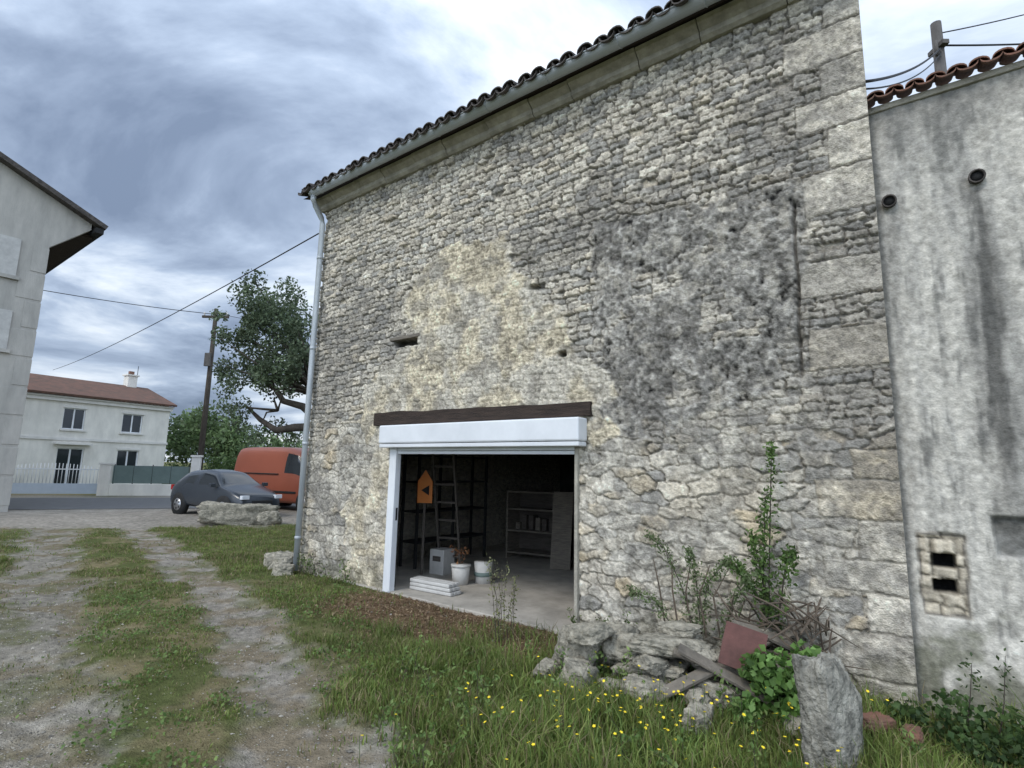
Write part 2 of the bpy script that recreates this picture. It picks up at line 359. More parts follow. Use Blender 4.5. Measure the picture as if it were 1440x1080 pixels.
while x<8.05:
    w=random.uniform(.55,.95);x1=min(x+w,8.12)
    V=[]
    prof_=[(-.05,6.13),(.05,6.13),(.09,6.16),(.10,6.21),(.18,6.26),(.20,6.30),(-.05,6.30)]
    j=random.uniform(-.018,.006)
    for xx in(x+.005,x1-.005):V+=[(xx,a+j,b) for a,b in prof_]
    n=len(prof_);F=[tuple(range(n)),tuple(range(2*n-1,n-1,-1))]+[(k,n+k,n+(k+1)%n,(k+1)%n) for k in range(n)]
    mesh_np("cornice_stone_%d"%i,V,F,M_corn,parent=barn);x=x1;i+=1
V=[];n=10
for xx in(.0,8.0):
    for k in range(n+1):
        th=math.pi*k/n;V.append((xx,.33+.078*math.cos(th),6.345-.078*math.sin(th)))
F=[(k,k+1,n+2+k,n+1+k) for k in range(n)]+[tuple(range(n+1)),tuple(range(2*n+1,n,-1))]
g_=mesh_np("gutter",V,F,M_zinc,parent=barn,smooth=True);sd=g_.modifiers.new("s",'SOLIDIFY');sd.thickness=.004
tube("gutter_lip",[(.0,.412,6.345),(8.0,.412,6.345)],.009,M_zinc,barn)
for i in range(9):
    xx=.3+i*.93
    tube("gutter_joint_%d"%i,[(xx,.33+.083*math.cos(t),6.345-.083*math.sin(t)) for t in np.linspace(0,math.pi,9)],.006,M_zinc,barn,6)
tube("downpipe",[(7.93,.33,6.27),(7.93,.33,6.2),(7.95,.27,6.12),(7.97,.12,5.95),(7.97,.09,5.85),(7.97,.09,3),(7.97,.09,.02)],.047,M_zinc,barn,14)
for i,z in enumerate((.5,2.0,3.6,5.2)):tube("pipe_collar_%d"%i,[(7.97,.09,z),(7.97,.09,z+.05)],.053,M_zinc,barn,14)
V=[];nL=40;xs=np.linspace(2.68,6.30,nL)
for i,xx in enumerate(xs):
    jz=mn.noise((xx*2,0,0))*.015;jy=mn.noise((xx*3,5,0))*.012
    tz=2.425+(xx-2.68)*.01
    V+=[(xx,-.03,2.27+jz),(xx,.055+jy,2.275+jz),(xx,.05+jy,tz+jz*2),(xx,-.03,tz+jz)]
F=[(4*i+k,4*i+(k+1)%4,4*i+4+(k+1)%4,4*i+4+k) for i in range(nL-1) for k in range(4)]+[(0,3,2,1),(4*nL-4,4*nL-3,4*nL-2,4*nL-1)]
mesh_np("timber_lintel",V,F,M_wood,parent=barn)
box("slot_timber",5.45,6.08,-.05,.02,3.525,3.575,M_greywood,barn,.006)
rdp=empty("roller_door",parent=barn)
box("shutter_case",2.74,5.99,.0,.20,2.00,2.255,M_white,rdp,.02)
box("case_lower_lip",2.745,5.985,.012,.185,1.945,1.995,M_white,rdp,.01)
for i in range(2):box("door_slat_%d"%i,OP0+.02,OP1-.06,.03,.045,1.86+i*.045,1.90+i*.045,M_white,rdp,.006)
box("guide_rail_left",5.74,5.88,-.02,.075,.0,1.943,M_white,rdp,.008)
box("guide_rail_right",2.84,2.88,-.02,.045,.0,1.943,M_corn,rdp,.008)
box("handle_slot",5.735,5.745,.0,.03,.95,1.12,M_dark,rdp)
# ------------------------------------------------------------------ interior contents
def tapered(name,x,y,z0,z1,r0,r1,m,parent,seg=20):
    return tube(name,[(x,y,z0),(x,y,z0+.001),(x,y,z1)],[r0*.98,r0,r1],m,parent,seg)
bk=empty("white_bucket",(5.38,-.95,.015),0,barn);tapered("pail",0,0,0,.27,.115,.14,M_dusty,bk);tapered("rim",0,0,.25,.28,.148,.148,M_dusty,bk)
bk2=empty("paint_pot",(5.2,-1.25,.015),0,barn);tapered("pail",0,0,0,.3,.12,.14,M_dusty,bk2);tapered("band",0,0,.1,.16,.133,.137,M_green,bk2)
ro=empty("stacked_shutter_slats",(5.3,-.3,.015),.05,barn)
for i in range(9):
    r_,q_=i//3,i%3;box("slat_%d"%i,-.38+.02*r_,.40-.015*q_,-.16+q_*.075,-.09+q_*.075,.004+r_*.05,.05+r_*.05,M_dusty,ro,.012)
bx=empty("carton_box",(6.15,-1.35,.015),.1,barn);box("body",-.14,.14,-.14,.14,0,.38,M_dusty,bx,.005);box("label",-.08,.08,.141,.143,.2,.28,M_shadewood,bx)
ld=empty("ladder",(6.1,-1.5,.02),.25,barn)
for s_ in(-.19,.19):box("rail_%d"%(s_>0),s_-.015,s_+.015,-.02,.02,0,2.0,M_shadewood,ld)
for i in range(6):box("rung_%d"%i,-.17,.17,-.012,.012,.25+i*.29,.28+i*.29,M_shadewood,ld)
ld.rotation_euler=(-.2,0,.25)
sg=empty("orange_sign",(6.25,-1.0,1.12),.55,barn)
mesh_np("panel",[(-.12,0,0),(.12,0,0),(.12,0,.34),(0,0,.52),(-.12,0,.34),(-.12,-.015,0),(.12,-.015,0),(.12,-.015,.34),(0,-.015,.52),(-.12,-.015,.34)],
  [(4,3,2,1,0),(5,6,7,8,9),(0,1,6,5),(1,2,7,6),(2,3,8,7),(3,4,9,8),(4,0,5,9)],M_orange,parent=sg)
mesh_np("mark",[(-.07,.004,.12),(.06,.004,.2),(-.07,.004,.28),(-.03,.004,.2)],[(0,1,2),(0,2,3)],M_dark,parent=sg)
box("post",-.02,.02,-.04,-.016,-1.1,.3,M_shadewood,sg)
cb=empty("old_cabinet",(5.9,-3.6,.015),.15,barn)
for s_ in(-.5,.47):box("side_%d"%(s_>0),s_,s_+.03,-.25,.25,0,1.25,M_greywood,cb)
for i,z in enumerate((.1,.5,.9,1.22)):box("shelf_%d"%i,-.47,.47,-.25,.25,z,z+.03,M_greywood,cb)
box("back",-.47,.47,-.27,-.252,0,1.25,M_shadewood,cb)
for i in range(6):box("thing_%d"%i,-.42+i*.14,-.33+i*.14,-.1,.1,.531,.531+random.uniform(.1,.28),random.choice([M_greywood,M_shadewood,M_rust]),cb)
lb=empty("leaning_board",(5.1,-2.9,.02),.3,barn);box("panel",-.35,.0,-.012,.012,0,1.3,M_greywood,lb);lb.rotation_euler=(.18,0,.3)
wb=empty("workbench",(4.0,-4.6,.015),-.1,barn);box("top",-.8,.8,-.3,.3,.8,.86,M_shadewood,wb)
for i,(a,b) in enumerate([(-.75,-.25),(.7,-.25),(-.75,.2),(.7,.2)]):box("leg_%d"%i,a,a+.06,b,b+.06,0,.8,M_shadewood,wb)
rk=empty("storage_rack",(6.9,-2.2,.015),math.pi/2,barn)
for i,a in enumerate((-.9,0,.88)):box("post_%d"%i,a,a+.04,-.2,-.16,0,1.9,M_dark,rk);box("fpost_%d"%i,a,a+.04,.16,.2,0,1.9,M_dark,rk)
for i,z in enumerate((.4,.9,1.4,1.85)):box("board_%d"%i,-.9,.92,-.2,.2,z,z+.025,M_dark,rk)
# ------------------------------------------------------------------ right plastered wall
pw=empty("plastered_wall",(AX,AY,0),RZ)
ST2=.014;ua=np.arange(-5.5,.10,ST2);za=np.arange(-.3,4.86,ST2)
U,Z=np.meshgrid(ua,za,indexing='ij')
fine=fbm(U*22,Z*22,3,2)-.5;midn=fbm(U*6,Z*6,4,3)-.5;vf=fbm(U*45,Z*45,2,6)-.5
def rect(u0,u1,z0,z1,r=.02,wv=.04):
    a=U+midn*wv;b=Z+midn*wv
    return ss(u0-r,u0+r,a)*ss(u1+r,u1-r,a)*ss(z0-r,z0+r,b)*ss(z1+r,z1-r,b)
h=-.15+.012*fine+.022*midn+.03*(fbm(U*.8,Z*.8,2,1)-.5)+.005*vf
vent=rect(-.36,-.07,.68,1.28,.012);vh=np.maximum(rect(-.29,-.15,.84,.93,.008,.02),rect(-.29,-.15,1.03,1.12,.008,.02))
pat=rect(-.98,-.53,1.15,1.42,.015)
vd,vr1,vr2=rubble(U+midn*.06,Z+midn*.05,.15,.095,.2,.15,.2,5);vs=ss(.0,.012,vd-.003)
h=h-vent*(.035-.025*vs*(.5+vr1))-vh*.16-pat*.05*(1+fine)
c=np.array([.57,.54,.475])*(1+.6*midn+.5*fine+.4*vf)[...,None]
stk=fbm(U*5.5,Z*.45,5,6);st2=fbm(U*16,Z*1.2,4,5);st3=fbm(U*30,Z*4.5,3,1);st4=fbm(U*20,Z*9,4,7)
c=mixc(c,np.array([.31,.30,.275]),ss(.36,.62,stk*.45+st2*.2+st3*.15+st4*.2+.15*midn)*.75*ss(.1,1.4,Z))
c=mixc(c,np.array([.15,.148,.135]),ss(.53,.66,st2*.25+st3*.25+.2*st4+.3*fbm(U*9,Z*3,4,1))*.7)
gap=lambda u0,w,z0,z1:np.exp(-((U-u0-.05*(fbm(Z*3,Z*0,3,3)-.5)-.08*midn)/w)**2)*ss(z1,z1-.12,Z)*ss(z0,z0+1.2,Z)
c=mixc(c,np.array([.075,.073,.068]),np.clip((gap(-.66,.05,1.3,4.05)+.6*gap(-.62,.13,.6,3.5))*(.35+1.1*st3),0,1)*.8)
c=mixc(c,np.array([.09,.088,.08]),gap(-.09,.03,2.9,4.0)*.35)
for q in(-1.4,-2.3,-3.3,-4.5):c=mixc(c,np.array([.10,.10,.095]),gap(q,.09,1.0,3.9)*.6)
c=mixc(c,np.array([.19,.185,.17]),ss(4.2,4.85,Z+midn*.6)*.6)
c=mixc(c,np.array([.13,.135,.085]),ss(.6,.0,Z+midn*2.0)*.7)
c=mixc(c,np.array([.50,.44,.34])*(.75+.5*vr1+1.2*midn)[...,None],vent*.9);c=mixc(c,np.array([.12,.11,.09]),vent*(1-vs)*.8);c=mixc(c,np.array([.012,.012,.012]),np.clip(vh*1.5,0,1))
c=mixc(c,np.array([.15,.147,.135])*(1+2*midn)[...,None],pat*.9)
edge=vent*(1-rect(-.345,-.085,.70,1.26,.008));c=mixc(c,np.array([.09,.085,.08]),edge*.8)
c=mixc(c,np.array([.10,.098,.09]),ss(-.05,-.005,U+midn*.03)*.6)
mesh_np("wall_face",np.stack([U,h,Z],-1).reshape(-1,3),grid_faces(len(ua),len(za)),M_plaster,np.clip(c,.01,.74).reshape(-1,3),pw,True)
box("wall_core",-5.5,.06,-.60,-.37,-.3,4.84,M_gh,pw)
box("mortar_bed",-5.5,.02,-.60,-.13,4.842,4.90,M_corn,pw,.01)
for i,(u,z) in enumerate([(-.09,4.01),(-.66,4.05)]):
    V,F=tube_geo([(u,-.2,z),(u,-.105,z-.015)],[.05,.055],14,False);o=mesh_np("clay_spout_%d"%i,V,F,M_tiled,parent=pw,smooth=True);s_=o.modifiers.new("s",'SOLIDIFY');s_.thickness=.012
    tube("spout_hole_%d"%i,[(u,-.18,z-.002),(u,-.125,z-.01)],.042,M_dark,pw,12)
acc=Acc()
x=-5.5
while x<.0:
    dj=random.uniform(-.012,.012)
    for kind in(0,1):
        V=[];n=8
        for (o,z,rr) in((-.03+dj,4.90,.066),(-.36,5.02,.058)):
            for k in range(n+1):
                th=math.pi*k/n
                if kind==0:V.append((x+rr*math.cos(th),o,z+.03+rr*.8*math.sin(th)))
                else:V.append((x+.07+rr*math.cos(th),o,z+.045-rr*.6*math.sin(th)))
        L=len(V);n1=n+1;V+=[(a,b,q-.014 if kind==0 else q+.014) for a,b,q in V]
        acc.add((V,[(k,k+1,n1+k+1,n1+k) for k in range(n)]+[(L+k,L+n1+k,L+n1+k+1,L+k+1) for k in range(n)]+[(k,L+k,L+k+1,k+1) for k in range(n)]))
    x+=.14+random.uniform(-.006,.006)
mesh_np("coping_tiles",acc.V,acc.F,M_tilered,parent=pw)
# ------------------------------------------------------------------ rocks
def rock_geo(loc,dim,rz=0,tilt=(0,0),seed=0,cuts=18,rough=.13,pw_=9):
    n=cuts;V=[];idx={};F=[]
    def vid(p):
        k=tuple(round(a,4) for a in p)
        if k not in idx:idx[k]=len(V);V.append(Vector(p))
        return idx[k]
    for ax in range(3):
        for sg_ in(-1,1):
            for i in range(n):
                for j in range(n):
                    q=[]
                    for (a,b) in((i,j),(i+1,j),(i+1,j+1),(i,j+1)):
                        p=[0,0,0];p[ax]=sg_;p[(ax+1)%3]=-1+2*a/n;p[(ax+2)%3]=-1+2*b/n;q.append(vid(p))
                    F.append(tuple(q) if sg_>0 else tuple(q[::-1]))
    R=Matrix.Rotation(rz,3,'Z')@Matrix.Rotation(tilt[0],3,'X')@Matrix.Rotation(tilt[1],3,'Y')
    rr=random.Random(seed*13+1);planes=[]
    for _ in range(7):
        d=Vector((rr.uniform(-1,1),rr.uniform(-1,1),rr.uniform(-.7,1))).normalized();planes.append((d,rr.uniform(.85,1.1)))
    out=[];sd=Vector((seed*3.7,seed*1.3,seed*7.1))
    for v in V:
        m_=(abs(v.x)**pw_+abs(v.y)**pw_+abs(v.z)**pw_)**(1/pw_);w=v/m_
        for d,k in planes:
            q=w.dot(d)-k
            if q>0:w=w-d*q*.9
        dd=mn.noise(w*1.3+sd)*rough*1.2+mn.noise(w*3.5+sd)*rough*.8-abs(mn.noise(w*6+sd))*rough*.9+mn.noise(w*14+sd)*rough*.5
        w=w*(1+dd);w=Vector((w.x*dim[0]/2,w.y*dim[1]/2,w.z*dim[2]/2));out.append(R@w+Vector(loc))
    return out,F
def rocks(name,specs,m):
    a=Acc()
    for i,s_ in enumerate(specs):a.add(rock_geo(*s_[:2],*(s_[2:]),seed=i+len(name)))
    return mesh_np(name,a.V,a.F,m,smooth=True)
FA=math.atan2(Uy,Ux)
sp=[((.62,5.0,.14),(.42,.40,.38),.3,(.05,.1)),((1.32,4.72,.30),(.62,.36,.14),FA+.5,(.08,-.05)),((.98,4.86,.25),(.36,.3,.2),FA+.1,(.1,.12)),((1.2,4.80,.08),(.60,.40,.2),FA+.2,(0,0)),
 ((.70,4.80,.36),(.36,.32,.15),FA,(.1,.15)),((.58,4.70,.06),(.30,.26,.22),1.,(.2,0)),((1.75,4.72,.12),(.45,.34,.28),FA,(0,.1)),((1.62,4.42,.05),(.34,.24,.16),.6,(.1,.2)),
 ((2.15,4.55,.14),(.4,.36,.3),.2,(.2,0)),((2.45,4.42,.10),(.36,.3,.26),1.2,(0,0)),((1.05,4.42,.05),(.34,.24,.18),.2,(0,.2)),((2.0,4.75,.36),(.34,.24,.16),FA,(.2,.1)),
 ((.95,5.15,.14),(.4,.34,.4),.8,(0,0)),((1.5,5.0,.17),(.4,.34,.42),.2,(.1,0)),((1.55,4.62,.27),(.3,.2,.14),1.9,(.2,-.2)),((1.30,3.95,.05),(.24,.16,.2),.9,(.2,0)),((.35,4.9,.03),(.22,.18,.14),.9,(0,0)),((1.95,3.95,.03),(.18,.14,.12),.3,(0,0)),((.85,4.55,.03),(.2,.16,.1),.3,(0,0)),
 ((1.45,4.80,.40),(.30,.24,.10),FA-.3,(.1,.1)),((1.85,4.66,.33),(.28,.2,.12),1.2,(.3,.1)),((1.15,4.60,.20),(.26,.2,.12),.4,(.2,.1)),((1.4,4.35,.05),(.2,.16,.12),2.,(0,.2)),((2.35,4.6,.28),(.28,.22,.12),.5,(.1,-.2))]
rocks("rubble_stone_pile",sp,M_stone)
a=Acc();a.add(rock_geo((2.0,3.55,.21),(.44,.20,.76),.5,(-.10,.04),seed=4,cuts=30,rough=.09,pw_=12))
mesh_np("standing_stone_slab",a.V,a.F,M_stone2,smooth=True)
rocks("broken_brick",[((2.48,3.92,.07),(.24,.13,.11),.3,(.1,0)),((2.62,3.80,.05),(.19,.13,.10),1.1,(0,.1))],M_tilered)
rocks("stone_block",[((-7.55,15.65,.22),(1.95,.62,.66),.38,(0,.03)),((-6.8,15.85,.12),(.7,.5,.5),.3,(0,-.03))],M_stone)
rocks("corner_stones",[((-3.65,9.25,.10),(.45,.35,.3),FA,(0,0)),((-3.5,8.85,.05),(.3,.25,.18),.2,(0,0)),((-3.9,9.5,.08),(.35,.3,.26),.9,(0,0))],M_stone)
box("rusty_metal_sheet",-.15,.15,-.006,.006,-.16,.16,M_rust,None,0,(-.55,.22,-.45),(1.80,4.40,.38))
db=empty("discarded_planks")
for i,(loc,rot,l) in enumerate([((1.72,4.34,.17),(.2,.42,-.35),.9),((1.35,4.38,.14),(.1,-.35,.2),.55),((2.1,4.55,.42),(.1,.3,-.6),.6),((2.25,4.6,.45),(.3,-.25,.1),.5),((1.55,4.5,.25),(.5,.3,-.2),.5)]):
    box("plank_%d"%i,-l/2,l/2,-.06,.06,-.012,.012,M_greywood,db,.004,rot,loc)
# ------------------------------------------------------------------ vegetation
def blades(name,X,Y,H,W,colr,lean=.5,zoff=0):
    n=len(X);Zg=gz(X,Y)+zoff
    yaw=rng.random(n)*2*np.pi;ld=rng.random(n)*2*np.pi;l=H*lean*rng.random(n)
    cx,cy=np.cos(yaw)*W/2,np.sin(yaw)*W/2;lx,ly=np.cos(ld)*l,np.sin(ld)*l
    V=np.zeros((n,5,3))
    V[:,0]=np.stack([X-cx,Y-cy,Zg-.01],1);V[:,1]=np.stack([X+cx,Y+cy,Zg-.01],1)
    V[:,2]=np.stack([X-cx*.8+lx*.35,Y-cy*.8+ly*.35,Zg+H*.55],1);V[:,3]=np.stack([X+cx*.8+lx*.35,Y+cy*.8+ly*.35,Zg+H*.55],1)
    V[:,4]=np.stack([X+lx,Y+ly,Zg+H*(1-.25*l/H)],1)
    b=(np.arange(n)*5)[:,None]
    F=np.concatenate([b+[0,1,3],b+[0,3,2],b+[2,3,4]])
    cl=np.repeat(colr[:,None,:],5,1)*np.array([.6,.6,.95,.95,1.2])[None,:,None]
    return mesh_np(name,V.reshape(-1,3),F,M_leaf,cl.reshape(-1,3))
def scatter(n,x0,x1,y0,y1):return rng.uniform(x0,x1,n),rng.uniform(y0,y1,n)
def grasscol(n,X,Y):
    t=fbm(X*1.5,Y*1.5,3,2);r=rng.random(n)
    g1=np.array([.115,.185,.040]);g2=np.array([.225,.26,.075])
    c=g1+(g2-g1)*r[:,None]
    return c*(.65+.7*t)[:,None]
XS=[];YS=[];HS=[];WS=[];CS=[]
for (n,box_,hm,wm) in [(180000,(-1.3,3.4,2.2,6.4),.085,.007),(160000,(-9,0,4,15.5),.06,.009),(130000,(-12,-1.2,1.5,14),.045,.009),(70000,(-16,-4,8,18),.065,.014),(15000,(3.2,4.5,0,4),.14,.01)]:
    X,Y=scatter(n,*box_);g,mid,dirt,u,o=masks(X,Y)
    lush=ss(-2.2,-.2,X-(6-Y)*.25)*ss(7,5.5,Y)
    nz=fbm(X*2.2,Y*2.2,4,5);nk=fbm(X*5,Y*5,3,3)
    p=(1-g)**1.5*(1-dirt*.93)*np.where(mid,.25+.75*ss(.40,.58,nz),.75)*(.18+.82*ss(.37,.56,nz+.09*lush))
    p=np.maximum(p,(.03+.35*ss(.55,.68,nk))*(1-ss(14,17,rdn(X,Y)))*(1-dirt*.8)*(.3+.7*ss(.3,.7,1-g+.3*(nz>.5))))
    p*=(np.where((u>-7)&(u<8.1),o>.03,True))*(rdn(X,Y)<17.6)
    k=rng.random(n)<p;X,Y=X[k],Y[k];m=len(X);lush=lush[k];md=mid[k];gk=g[k]
    hv=.35+1.3*fbm(X*1.7,Y*1.7,3,6)**1.3*1.3
    H=hm*rng.uniform(.4,1.3,m)*hv*(1+1.3*lush*rng.random(m)**2)*np.where(md,.6,1)*(1-.55*gk)
    cc=grasscol(m,X,Y);dry=(rng.random(m)<np.where(md,.42,.30)*(1-.5*lush));cc[dry]=np.array([.32,.265,.145])*rng.uniform(.6,1.1,(dry.sum(),1))
    XS.append(X);YS.append(Y);HS.append(H);WS.append(wm*rng.uniform(.6,1.5,m));CS.append(cc)
X=np.concatenate(XS);Y=np.concatenate(YS)
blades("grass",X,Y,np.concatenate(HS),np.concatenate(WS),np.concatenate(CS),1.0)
def leaves(P,size,c0,c1,jit=1.0,aspect=.55,up=.3):
    n=len(P);d=rng.normal(size=(n,3));d[:,2]=d[:,2]*.7+up;d/=np.linalg.norm(d,axis=1)[:,None]
    t=np.cross(d,rng.normal(size=(n,3)));t/=np.linalg.norm(t,axis=1)[:,None];s=np.cross(d,t)
    L=(size*rng.uniform(.6,1.3,n))[:,None]
    V=np.stack([P-t*L*.5,P+s*L*aspect*.5+d*L*.08,P+t*L*.5,P-s*L*aspect*.5+d*L*.08],1)
    b=(np.arange(n)*4)[:,None];F=np.concatenate([b+[0,1,2],b+[0,2,3]])
    cc=c0+(c1-c0)*rng.random((n,1));cc=cc*rng.uniform(.75,1.2,(n,1))
    return V.reshape(-1,3),F,np.repeat(cc[:,None,:],4,1).reshape(-1,3)
X,Y=scatter(70000,-5,3.4,2.2,9);g,mid,dirt,u,o=masks(X,Y);cl_=fbm(X*3,Y*3,3,0)
k=(rng.random(70000)<(1-g)*(1-dirt)*ss(.48,.6,cl_)*.8)&(o>.05);X,Y=X[k],Y[k]
P=np.stack([X,Y,gz(X,Y)+rng.uniform(.01,.07,len(X))],1);V,F,cc=leaves(P,.026,np.array([.09,.16,.04]),np.array([.17,.24,.07]),up=1.2,aspect=.8);mesh_np("clover",V,F,M_leaf,cc)
X,Y=scatter(80000,-9,1,2.2,11);g,mid,dirt,u,o=masks(X,Y)
k=(rng.random(len(X))<(g*.75+mid*.12+dirt*.12)*ss(11,5,Y))&(o>.05);X,Y=X[k],Y[k];n=len(X);Zg=gz(X,Y);r=rng.uniform(.003,.009,n)*(1+(rng.random(n)>.97)*1.5)
dirs=np.array([(1,0,0),(0,1,0),(-1,0,0),(0,-1,0),(0,0,1),(0,0,-1)],float)
V=np.stack([X,Y,Zg+r*.2],1)[:,None,:]+dirs[None]*r[:,None,None]*np.array([1,1,.6])*rng.uniform(.6,1.3,(n,6,1))
b=(np.arange(n)*6)[:,None];F=np.concatenate([b+f for f in([0,1,4],[1,2,4],[2,3,4],[3,0,4])])
cl=np.repeat((np.array([.36,.335,.29])*rng.uniform(.35,1.4,(n,1)))[:,None,:],6,1)
mesh_np("gravel",V.reshape(-1,3),F,M_ground,cl.reshape(-1,3))
def foliage(name,centres,radii,per,size,c0,c1,parent=None,aspect=.55,clumpvar=.35):
    P=[];B=[]
    for (c_,r_) in zip(centres,radii):
        n=int(per*(r_ if np.isscalar(r_) else np.mean(r_))**2)
        d=rng.normal(size=(n,3));d/=np.linalg.norm(d,axis=1)[:,None];q=d*(rng.random(n)**.45)[:,None]*r_
        P.append(np.array(c_)+q);B.append(np.full(n,1+rng.uniform(-clumpvar,clumpvar))+.15*d[:,2])
    P=np.concatenate(P);B=np.concatenate(B);V,F,cc=leaves(P,size,np.array(c0),np.array(c1),aspect=aspect)
    cc=cc*np.repeat(B,4)[:,None];return mesh_np(name,V,F,M_leaf,np.clip(cc,.005,.6),parent)
tree=empty("broadleaf_tree",(-6.15,18.0,0))
acc=Acc()
acc.add(tube_geo([(0,0,-.1),(.05,0,1),(0,.05,2.2),(-.15,0,3.2),(-.3,0,4.4),(-.7,.1,6.0)],[.34,.27,.24,.20,.14,.05],10))
acc.add(tube_geo([(0,.05,2.3),(-.35,-.1,2.9),(-.9,-.2,2.85),(-1.5,-.2,2.75),(-2.1,-.1,3.1),(-2.7,0,3.6)],[.17,.15,.13,.11,.08,.03],8))
acc.add(tube_geo([(-.05,.05,3.0),(-.7,-.2,3.55),(-1.3,-.3,3.7),(-1.9,-.1,4.4),(-2.4,0,5.2)],[.14,.12,.10,.07,.03],8))
acc.add(tube_geo([(-.1,0,3.3),(.5,.3,4.3),(.9,.4,5.5)],[.13,.09,.04],8))
cen=[];rad=[]
r_=np.random.default_rng(3)
for i in range(115):
    d=r_.normal(size=3);d/=np.linalg.norm(d);q=d*r_.uniform(.45,1.0)
    c_=np.array([-1.75,0,5.75])+q*np.array([2.15,2.0,2.35])
    if c_[2]<4.0 and c_[0]>-1.6:continue
    cen.append(c_);rad.append(r_.uniform(.25,.55))
for c_ in [(-3.1,-.3,3.4),(-3.4,0,4.1),(-2.9,.2,3.0),(-2.6,-.4,3.5),(-3.5,-.1,4.7),(-1.7,.2,2.9),(-1.1,.3,2.6),(-2.2,0,2.6)]:cen.append(np.array(c_));rad.append(.38)
for c_ in cen[::4]:
    s0=np.array([-.4,0,4.0]) if c_[2]>4.5 else np.array([-1.5,-.2,3.4])
    m_=(s0+c_)/2+r_.normal(size=3)*.2;acc.add(tube_geo([s0,m_,c_],[.05,.03,.012],5))
mesh_np("trunk_and_limbs",acc.V,acc.F,M_bark,parent=tree,smooth=True)
foliage("crown",cen,rad,1000,.12,(.070,.105,.058),(.15,.19,.11),tree)
def far_mass(name,items,per,size,c0,c1):
    cen=[];rad=[]
    for (x,y,z,rx,rz) in items:
        for i in range(26):
            d=rng.normal(size=3);d/=np.linalg.norm(d);c_=np.array([x,y,z])+d*rng.uniform(.3,.9)*np.array([rx,rx,rz]);c_[2]=max(c_[2],.4)
            cen.append(c_);rad.append(rng.uniform(.28,.5)*min(rx,rz))
    foliage(name,cen,rad,per,size,c0,c1)
far_mass("distant_trees",[(-23.5,42,3.2,2.6,3.0),(-19.8,40,2.9,2.4,2.6),(-17,42,2.2,2.2,2.2),(-13.5,42,2.0,2.5,2.0),(-27,46,3.5,2.5,3.2)],110,.34,(.09,.14,.06),(.18,.25,.11))
far_mass("distant_trees.001",[(-45,60,3,5,4),(-60,50,3,5,4),(-5,50,2.5,4,3),(12,40,2.5,4,3),(30,35,3,5,4),(45,25,3,6,4)],28,.6,(.035,.06,.03),(.08,.12,.05))
X=rng.uniform(-4.2,10,9000);h_=rng.uniform(.2,1.95,9000);d_=rng.uniform(-.6,.6,9000)
P=np.array([rd(s_,33.5+dd,z_) for s_,dd,z_ in zip(X,d_,h_)])
V,F,cc=leaves(P,.2,np.array([.05,.09,.03]),np.array([.11,.17,.055]));mesh_np("hedge",V,F,M_leaf,cc)
def sprig(P,path,nleaf,size,spread):
    for i in range(nleaf):
        t=rng.random()**.8*(len(path)-1);k=int(t);f=t-k;k=min(k,len(path)-2)
        q=np.array(path[k])*(1-f)+np.array(path[k+1])*f
        P.append(q+rng.normal(size=3)*spread*(1.1-t/len(path)*.7))
def plant(name,paths,nleaf,size,spread,c0,c1,stem=.006,stemm=None,aspect=.5):
    e=empty(name);a=Acc();P=[]
    for p in paths:
        a.add(tube_geo(p,[stem*(1-.7*i/(len(p)-1)) for i in range(len(p))],5));sprig(P,p,nleaf,size,spread)
    mesh_np("stems",a.V,a.F,stemm or M_bark,parent=e)
    V,F,cc=leaves(np.array(P),size,np.array(c0),np.array(c1),aspect=aspect);mesh_np("leaves",V,F,M_leaf,cc,e);return e
B_=bw
G0=(.06,.11,.03);G1=(.14,.22,.06)
plant("climbing_weed",[[B_(.95,.22,.3),B_(.93,.2,.8),B_(.90,.2,1.3),B_(.87,.2,1.75),B_(.86,.2,1.95)],[B_(.93,.2,.5),B_(1.0,.2,.95),B_(1.05,.2,1.2)],[B_(.9,.2,.4),B_(.8,.25,.9),B_(.74,.25,1.1)],[B_(.9,.2,.4),B_(1.05,.25,.8),B_(1.2,.25,.95)],[B_(.95,.22,.3),B_(.97,.2,.9),B_(.93,.2,1.5)]],300,.045,.042,G0,G1,.009)
plant("fern_weed",[[B_(1.55,.2,.3),B_(1.65,.25,.7),B_(1.8,.25,1.0),B_(1.95,.3,1.12)],[B_(1.5,.2,.3),B_(1.42,.25,.75),B_(1.2,.3,1.0)],[B_(1.6,.3,.2),B_(1.85,.35,.55),B_(2.1,.4,.62)],[B_(1.5,.2,.3),B_(1.5,.3,.8),B_(1.55,.35,1.05)],[B_(1.3,.25,.3),B_(1.2,.3,.65),B_(1.0,.35,.9)]],380,.034,.036,(.09,.13,.05),(.20,.25,.12),.006)
a=Acc()
for i in range(70):
    s_=np.array(B_(rng.uniform(.5,1.2),rng.uniform(.12,.4),rng.uniform(.25,.65)));d=rng.normal(size=3)*np.array([.15,.1,.1])
    a.add(tube_geo([s_-d,s_+rng.normal(size=3)*.04,s_+d],[.006,.009,.003],5))
for i in range(5):
    s_=np.array(B_(1.8-i*.12,.25,.3));a.add(tube_geo([s_,s_+np.array([-.05,0,.35]),s_+np.array([-.1+.05*i,0,.6])],[.009,.008,.004],5))
mesh_np("dead_branches",a.V,a.F,M_bramble)
foliage("broadleaf_weeds",[(1.98,4.20,.22),(2.12,4.15,.12),(1.85,4.25,.30),(2.2,4.25,.30),(2.0,4.02,.05),(1.7,4.1,.05),(2.25,4.1,.15)],[.22,.18,.14,.17,.15,.12,.15],9000,.06,(.07,.14,.03),(.17,.29,.08),aspect=.8)
